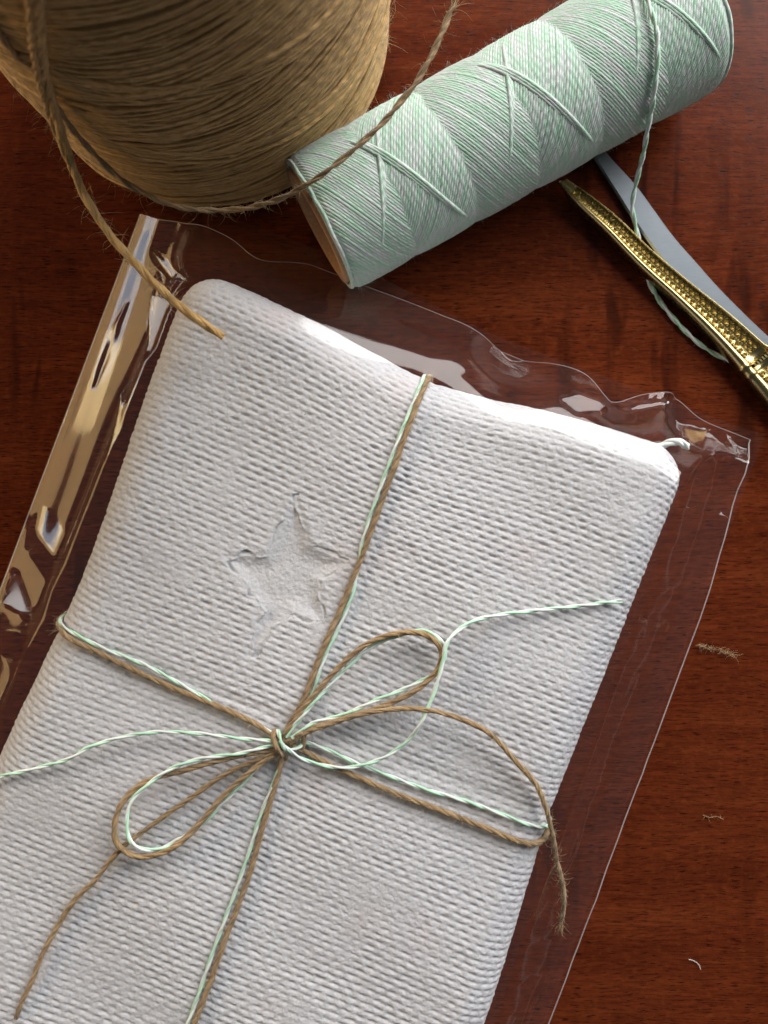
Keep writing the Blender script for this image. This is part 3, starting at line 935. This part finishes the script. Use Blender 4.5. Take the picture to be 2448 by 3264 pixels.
def build_scissors():
    t = thing('embroidery_scissors', 'gold lattice-handled embroidery scissors with an open silver blade', 'scissors', c3(1300, 1300, 0))
    # stations along the shank: lower-left edge, upper-right edge (zoomed photo pixels)
    st = [((185, 385), (240, 365)), ((275, 515), (325, 425)), ((500, 735), (590, 632)), ((740, 985), (845, 875)), ((1000, 1225), (1110, 1098)), ((1250, 1475), (1385, 1315)), ((1480, 1735), (1650, 1545)), ((1760, 2080), (1990, 1830)), ((2200, 2650), (2560, 2330))]
    zb = 3.0
    Lp = [c3(*a, zb + 1.2) for a, b in st]; Rp = [c3(*b, zb + 1.2) for a, b in st]
    n = 320
    def res(pts):
        q, s = spline(pts, 0.2)
        tt = np.linspace(0, 1, len(q)); u = np.linspace(0, 1, n)
        return np.stack([np.interp(u, tt, q[:, k]) for k in range(3)], 1)
    Ld, Rd = res(Lp), res(Rp)
    u = np.linspace(0, 1, n)
    wid = np.linalg.norm(Rd - Ld, axis=1)
    tipf = sstep(0.0, 0.07, u)
    # cross profile: rounded rail, sunken panel, thin rail
    w = np.array([0.0, 0.0, 0.02, 0.07, 0.14, 0.21, 0.27, 0.30, 0.31, 0.5, 0.88, 0.89, 0.91, 0.94, 0.97, 1.0, 1.0])
    hz = np.array([-2.0, 0.2, 0.95, 1.45, 1.70, 1.55, 1.1, 0.55, 0.30, 0.36, 0.30, 0.6, 1.15, 1.3, 1.0, 0.2, -2.0])
    # cornice of the tower about three quarters of the way along
    seg_len = np.concatenate(([0], np.cumsum(np.linalg.norm(np.diff((Ld + Rd) / 2, axis=0), axis=1))))
    mid6 = (Lp[6] + Rp[6]) / 2
    ic = int(np.argmin(np.linalg.norm((Ld + Rd) / 2 - mid6, axis=1)))
    cs = seg_len - seg_len[ic]
    V = np.zeros((n, len(w), 3))
    for j in range(len(w)):
        ww = w[j]
        P = Ld * (1 - ww) + Rd * ww
        scale = np.clip(0.35 + 0.65 * tipf, 0, 1) * (0.8 + 0.2 * np.clip(wid / 6, 0, 1.6))
        z = zb + hz[j] * scale
        bump = np.exp(-(cs / 0.55) ** 2) * 0.35 + np.exp(-((cs - 2.6) / 0.5) ** 2) * 0.25
        if hz[j] > -1:
            z = z + bump
        side = (Rd - Ld) / wid[:, None]
        flare = (np.exp(-(cs / 0.8) ** 2) * 0.45 + np.exp(-((cs - 2.6) / 0.8) ** 2) * 0.3)
        P = P + side * (flare * (ww - 0.5) * 2 * (1 if (ww < 0.05 or ww > 0.95) else 0.5))[:, None]
        V[:, j] = P
        V[:, j, 2] = z
    F4 = grid_faces(n, len(w))
    nv = n * len(w)
    capv = V[0].mean(0)[None]
    cap = np.array([(j + 1, j, nv) for j in range(len(w) - 1)])
    shank = mesh_obj('gold_shank', np.vstack([V.reshape(-1, 3), capv]), [F4[:, ::-1], cap], M_GOLD, t)
    # lattice relief: rows of little pyramids in the panel
    pv, pf = [], []
    s_tot = seg_len[-1]
    s = seg_len[int(n * 0.035)]
    def frame_at(sv):
        i = np.searchsorted(seg_len, sv); i = min(max(i, 1), n - 1)
        f = (sv - seg_len[i - 1]) / max(seg_len[i] - seg_len[i - 1], 1e-6)
        return Ld[i - 1] * (1 - f) + Ld[i] * f, Rd[i - 1] * (1 - f) + Rd[i] * f
    while s < s_tot - 2:
        L0, R0 = frame_at(s)
        wd = np.linalg.norm(R0 - L0) * 0.57
        rows = max(1, int(round(wd / 2.0)))
        cell = max(0.9, min(2.1, wd / rows * 0.98))
        if -0.9 < s + cell / 2 - seg_len[ic] < 3.4:
            # dentils of the cornice instead
            if s < seg_len[ic] + 1.4:
                sd = seg_len[ic] + 0.75
                L1, R1 = frame_at(sd); L2, R2 = frame_at(sd + 1.1)
                m = 6
                for q in range(m):
                    wa, wb2 = 0.32 + 0.55 * (q + .15) / m, 0.32 + 0.55 * (q + .8) / m
                    c = [L1 + (R1 - L1) * wa, L1 + (R1 - L1) * wb2, L2 + (R2 - L2) * wb2, L2 + (R2 - L2) * wa]
                    b0 = len(pv)
                    for zz, ins in ((zb + 0.2, 0), (zb + 1.45, 0.14)):
                        cc = sum(c) / 4
                        for p in c:
                            pp = p + (cc - p) * ins
                            pv.append((pp[0], pp[1], zz))
                    pf += [(b0 + 4, b0 + 5, b0 + 6, b0 + 7)] + [(b0 + i, b0 + (i + 1) % 4, b0 + 4 + (i + 1) % 4, b0 + 4 + i) for i in range(4)]
            s = seg_len[ic] + 3.6
            continue
        L1, R1 = frame_at(s + cell)
        for q in range(rows):
            wa, wb2 = 0.315 + 0.56 * q / rows, 0.315 + 0.56 * (q + 1) / rows
            c = [L0 + (R0 - L0) * wa, L0 + (R0 - L0) * wb2, L1 + (R1 - L1) * wb2, L1 + (R1 - L1) * wa]
            cc = sum(c) / 4
            hpk = 0.62 * cell
            # two small pyramids per half cell give the crossed lattice
            mids = [(c[i] + c[(i + 1) % 4]) / 2 for i in range(4)]
            for quad in (mids,):
                qc = cc
                tri_c = [((c[i] * 1.0), mids[i], mids[i - 1]) for i in range(4)]
                for tc in tri_c:
                    b0 = len(pv)
                    ctr = sum(tc) / 3
                    for p in tc:
                        p2 = p + (ctr - p) * 0.08
                        pv.append((p2[0], p2[1], zb + 0.28))
                    pv.append((ctr[0], ctr[1], zb + 0.28 + 0.22 * cell))
                    pf += [(b0, b0 + 1, b0 + 3), (b0 + 1, b0 + 2, b0 + 3), (b0 + 2, b0, b0 + 3)]
                b0 = len(pv)
                for p in quad:
                    p2 = p + (qc - p) * 0.06
                    pv.append((p2[0], p2[1], zb + 0.30))
                lean = (cc - qc) * 0.18
                pv.append((qc[0] + lean[0], qc[1] + lean[1], zb + 0.30 + hpk * 0.75 * rng.uniform(.9, 1.1)))
                pf += [(b0 + i2, b0 + (i2 + 1) % 4, b0 + 4) for i2 in range(4)]
        s += cell
    q4 = [f for f in pf if len(f) == 4]; q3 = [f for f in pf if len(f) == 3]
    mesh_obj('lattice_relief', np.array(pv), [np.array(q3)] + ([np.array(q4)] if q4 else []), M_GOLD, shank, smooth=False)
    # blade
    left = [(330, 60), (440, 240), (570, 445), (700, 650), (880, 905), (1010, 1060), (1250, 1330), (1600, 1700), (2000, 2080)]
    right = [(395, 20), (520, 190), (735, 430), (860, 600), (1000, 790), (1150, 960), (1300, 1130), (1655, 1480), (2150, 1900)]
    n = 120
    Lp2 = [c3(*p, 2.0) for p in left]; Rp2 = [c3(*p, 2.0) for p in right]
    def res2(pts):
        q, s_ = spline(pts, 0.3)
        tt = np.linspace(0, 1, len(q)); uu = np.linspace(0, 1, n)
        return np.stack([np.interp(uu, tt, q[:, k]) for k in range(3)], 1)
    A, B = res2(Lp2), res2(Rp2)
    rows = []
    wd = np.linalg.norm(B - A, axis=1)[:, None]
    for wv, zz in ((0.0, 0.5), (0.0, 1.35), (0.45, 1.8), (-0.2, 1.8), (-0.0001, 1.6), (-0.0001, 0.5)):
        P = A + (B - A) / wd * wv if wv >= 0 else B + (B - A) / wd * wv
        P[:, 2] = zz
        rows.append(P)
    V = np.stack(rows, 1)
    m = len(rows)
    F4 = grid_faces(n, m)
    bot = np.array([(i * m, (i + 1) * m, (i + 1) * m + m - 1, i * m + m - 1) for i in range(n - 1)])
    mesh_obj('blade', V.reshape(-1, 3), [F4[:, ::-1], bot], M_STEEL, t, smooth=False)

build_scissors()

# ---------------------------------------------------------------- the cellophane bag
AL, AR, BT, BB = -87.0, 89.0, -13.5, 206.0

def film_base(a, b):
    hin = 61.5 * (1 + 0.0004 * np.clip(b, 0, LEN))
    wl = np.clip((-a - hin) / (-AL - hin), 0, 1)
    wr = np.clip((a - hin) / (AR - hin), 0, 1)
    zl = 3.0 + np.interp(wl, [0, .06, .12, .20, .30, .38, .46, .7, 1.0], [26.5, 26.2, 25, 20, 10.0, 6.6, 5.4, 3.0, 0.0])
    zr = 3.0 + 26.5 * (0.5 + 0.5 * np.cos(np.pi * wr ** 0.70))
    wt = np.clip((3.5 - b) / 17.0, 0, 1)
    bb = np.arange(-22.0, 14.0, 0.1)
    tl = np.interp(bb, [-22, -14, -11, -7, -3, 0, 5, 10, 13], [20, 28, 40, 52, 48, 34, 25, 13, 0])
    tl = np.convolve(np.pad(tl, 12, mode='edge'), np.ones(25) / 25, 'valid')
    zc = np.cumsum(np.tan(np.radians(tl)) * 0.1)
    zt = 29.5 - (zc[-1] - np.interp(b, bb, zc)) * (1 + 0.9 * np.exp(-((a - 18) / 9.0) ** 2) - 0.22 * np.exp(-((a + 8) / 13.0) ** 2) * sstep(-4, 4, b) + 0.9 * sstep(56, 68, a))
    wb = np.clip((b - 190) / 16.0, 0, 1)
    zb = 4 + 25.5 * (0.5 + 0.5 * np.cos(np.pi * wb))
    def smin(p, q, k=3.0):
        h = np.clip(0.5 + 0.5 * (q - p) / k, 0, 1)
        return q * (1 - h) + p * h - k * h * (1 - h)
    z = smin(smin(smin(zl, zr, 2.0), zt, 4.0), zb, 3.0)
    tent = 6.2 * np.exp(-((a + 6) / 42.0) ** 2 - ((b - 88) / 42.0) ** 2)
    return z + 0.9 + tent, wl, wr, wt

def tri(x):
    return np.abs((x % 1.0) * 2 - 1)

def build_film():
    t = thing('cellophane_bag', 'clear crinkled cellophane bag around the white parcel', 'bag', (*(ORG + V2 * 95), 0))
    st = 0.55
    a = np.arange(AL, AR + 0.01, st); b = np.arange(BT - 4, BB, st)
    A, B = np.meshgrid(a, b)
    # uneven open edge: the bottom rows are pulled onto the edge line
    edge = BT + 0.8 * np.sin(a * 0.06) + 5.2 * np.exp(-((a - 45) / 5.5) ** 2) - 3.4 * np.exp(-((a - 63) / 7.0) ** 2) + 4.0 * np.exp(-((a + 50) / 7.0) ** 2)
    B = np.maximum(B, edge[None, :]) + np.arange(len(b))[:, None] * 1e-4
    z, wl, wr, wt = film_base(A, B)
    Ax = A - 3.0 * sstep(40, -14, B) * wr
    X = ORG[0] + Ax * U2[0] + B * V2[0]; Y = ORG[1] + Ax * U2[1] + B * V2[1]
    und_w = und(X, Y) * np.clip(1 - wl - wr, 0, 1)
    z = z + und_w
    zs = z.copy()
    for _ in range(6):
        zs[:, 1:-1] = (zs[:, :-2] + 2 * zs[:, 1:-1] + zs[:, 2:]) / 4
    z = np.where(wl > 0.02, zs, z)
    # long folds down the left wing, fanning out from the upper corner
    fold = tri(wl * 2.1 + 0.0042 * (B - 10) + 0.05 * np.sin(B * 0.03))
    z = z + sstep(0.04, 0.25, wl) * (1 - sstep(0.85, 1.0, wl)) * 0.45 * (sstep(0.0, 1.0, fold) - 0.5) * (1 - 0.6 * sstep(70, 92, B))
    # pinched cross folds near the string's end and below
    for bc, sl, am in ((78, 0.5, 1.6), (100, -0.35, 2.2), (118, 0.7, 1.2), (140, -0.4, 1.0)):
        q = (B - bc - sl * (A + 76)) / 7.0
        z = z + wl * (1 - wl) * 4 * am * (np.maximum(1 - np.abs(q), 0) - 0.4 * np.exp(-(q * 0.6) ** 2))
    # right wing: one soft long fold and small ripples
    z = z + 4 * wr * (1 - wr) * (0.9 * np.sin(B * 0.045 + 1.0) * np.sin(wr * 5.0) + 0.5 * vnoise(A, B, 14.0, 81))
    # top flap: ripples and the pinch
    flap = sstep(0.1, 0.6, wt)
    z = z + sstep(14, 2, B) * (1 - sstep(0, 0.2, wl)) * 0.55 * np.sin(A * 0.11 + 0.4 + 0.03 * B)
    z = z + flap * (1.2 * np.sin(A * 0.085 + 0.8) + 0.9 * np.abs(np.sin(A * 0.12 + 0.3)) - 3.0 * np.exp(-np.abs(A - 45) / 4.0) + 2.2 * np.exp(-((A - 62) / 6.0) ** 2))
    z = z + 0.35 * vnoise(A, B, 22.0, 82) * np.clip(wr + wt * (1 - sstep(0.05, 0.3, wl)), 0.03, 1)
    # fine crinkles away from the parcel
    away = np.clip(wr * 0.9 + sstep(-2, -8, B) * (1 - 0.9 * sstep(0.1, 0.4, wl)), 0, 1)
    cr = 1 - np.abs(vnoise(A + 3 * vnoise(A, B, 9, 86), B, 8.0, 87))
    z = z + away * (0.55 * cr ** 4 + 0.10 * vnoise(A, B, 3.0, 88))
    # flat facets shaped for highlights: each tilts to mirror its light into the camera
    camp = np.array((0, 0, H))
    def facet(poly, zc, lamp, mixk=1.0, dz=0.0, bend=0.0):
        w = np.array([dpx(x, y, zc)[:2] for x, y in poly])
        c = np.array((*w.mean(0), zc))
        v = camp - c; v /= np.linalg.norm(v)
        l = lamp * 1000 - c; l /= np.linalg.norm(l)
        nn = v + l; nn /= np.linalg.norm(nn)
        ins = inside(w, X, Y)
        ed = edge_dist(w, X, Y)
        m = np.where(ins, sstep(-0.2, 0.5, ed), 0) * mixk
        zp = zc + dz - (nn[0] * (X - c[0]) + nn[1] * (Y - c[1])) / nn[2] + bend * ((X - c[0]) ** 2 + (Y - c[1]) ** 2)
        return m, zp
    Wn = WINDOW
    facets = [
        ([(300, 508), (345, 545), (412, 596), (395, 612), (350, 585), (318, 545)], 17, SIDE, 0.004),
        ([(328, 632), (372, 650), (418, 602), (402, 645), (376, 695), (352, 765), (332, 790), (324, 700)], 21, SIDE, 0.0),
        ([(14, 1228), (30, 1240), (58, 1300), (74, 1345), (0, 1306)], 8, Wn, 0.0),
        ([(1495, 883), (1530, 880), (1600, 905), (1612, 935), (1560, 915), (1500, 905)], 15, Wn, 0.006),
        ([(1508, 915), (1560, 925), (1630, 970), (1636, 990), (1590, 965)], 11, Wn, 0.004),
        ([(1195, 872), (1240, 850), (1290, 868), (1312, 888), (1230, 905)], 17, Wn, 0.006),
        ([(1330, 890), (1390, 866), (1470, 862), (1440, 876), (1370, 890)], 16, Wn, 0.008),
        ([(1500, 905), (1560, 920), (1545, 958), (1505, 965)], 13, WARM, 0.006),
        ([(1562, 912), (1612, 932), (1632, 975), (1578, 944)], 12, STREAK, 0.004),
        ([(228, 690), (258, 640), (230, 740), (190, 830), (183, 830)], 12, STREAK, 0.002),
        ([(275, 860), (292, 830), (290, 930), (262, 1000), (255, 1000)], 20, STREAK, 0.004),
        ([(318, 560), (330, 600), (326, 660), (310, 720), (300, 690)], 18, STREAK, 0.004),
    ]
    for poly, zc, lamp, bend in facets:
        m, zp = facet(poly, zc, lamp, bend=bend)
        k = np.argmax(m)
        zl = z.ravel()[k]
        z = z * (1 - m) + (zp + (np.median(z[m > 0.5]) - np.median(zp[m > 0.5]) if (m > 0.5).any() else 0)) * m
    z = np.maximum(z, 1.0)
    P = np.stack([X, Y, z], -1)
    n, m = P.shape[:2]
    mesh_obj('front_film', P.reshape(-1, 3), grid_faces(n, m)[:, ::-1], M_FILM, t)
    # back sheet lying under the parcel; it runs a little past the open edge
    a2 = np.linspace(AL, AR, 60); b2 = np.linspace(BT - 8, BB, 80)
    A2, B2 = np.meshgrid(a2, b2)
    B2 = B2 + 5.0 * sstep(-40, 20, A2) * np.linspace(1, 0, 80)[:, None]
    X2 = ORG[0] + A2 * U2[0] + B2 * V2[0]; Y2 = ORG[1] + A2 * U2[1] + B2 * V2[1]
    ed = np.minimum(np.minimum(A2 - AL, AR - A2), B2 - b2[0])
    Z2 = 0.25 + 0.20 * vnoise(A2, B2, 12, 83) ** 2 + 1.2 * sstep(10, 0, np.minimum(A2 - AL, AR - A2))
    P2 = np.stack([X2, Y2, Z2], -1)
    mesh_obj('back_film', P2.reshape(-1, 3), grid_faces(80, 60)[:, ::-1], M_FILM, t)
    # welded side seams and the cut edge of the opening
    for j in (0, m - 1):
        bag = Bag()
        q = P[::8, j] + np.array((0, 0, -0.1))
        q = q[q[:, 2] > 0]
        tubes(bag, q[None], np.broadcast_to(np.array((0, 0, 1.0)), q.shape)[None], 0.17, 5)
        bag.build('side_seam', M_SEAM, t)
    bag = Bag()
    q = P[0, ::2]
    tubes(bag, q[None], np.broadcast_to(np.array((0, 0, 1.0)), q.shape)[None], 0.07, 5)
    bag.build('open_edge', M_SEAM, t)

build_film()

# ---------------------------------------------------------------- lint on the table
def build_lint():
    r = np.random.default_rng(21)
    bag = Bag()
    p0, p1 = px(2225, 2058, 0.5), px(2345, 2085, 0.5)
    n = 110
    u = r.uniform(0, 1, n)
    root = p0 + (p1 - p0) * u[:, None] + np.stack([r.normal(0, .4, n), r.normal(0, .45, n) * (0.4 + u), r.uniform(0, .5, n)], -1)
    d = (p1 - p0)[None] * r.choice([-1, 1], n)[:, None] / np.linalg.norm(p1 - p0) + np.stack([r.normal(0, .5, n), r.normal(0, .5, n), np.abs(r.normal(0, .12, n))], -1)
    hairs(bag, root, d, r.uniform(0.6, 2.2, n), 0.04, 0.5)
    o = bag.build('lint_tuft', M_JFUZZ)
    o['label'] = 'small tuft of straw coloured lint on the wood right of the bag'
    o['category'] = 'lint'
    bag = Bag()
    q, s = spline([px(2195, 3058, .3), px(2212, 3063, .5), px(2228, 3076, .5), px(2233, 3090, .3)], 0.2)
    tubes(bag, q[None], np.broadcast_to(np.array((0, 0, 1.0)), q.shape)[None], 0.085, 5)
    o = bag.build('lint_fibre', M_WHITE)
    o['label'] = 'single short curved white fibre on the wood at lower right'
    o['category'] = 'lint'
    bag = Bag()
    q, s = spline([px(2240, 2598, .3), px(2262, 2605, .4), px(2285, 2602, .4), px(2305, 2612, .3)], 0.2)
    tubes(bag, q[None], np.broadcast_to(np.array((0, 0, 1.0)), q.shape)[None], 0.06, 5)
    hairs(bag, q[::2], r.normal(size=(len(q[::2]), 3)) * np.array((1, .6, .1)), r.uniform(.3, 1.2, len(q[::2])), 0.03)
    o = bag.build('lint_fibre', M_JFUZZ)
    o['label'] = 'thin wispy beige fibre on the wood beside the bag edge, below the tuft'
    o['category'] = 'lint'

build_lint()
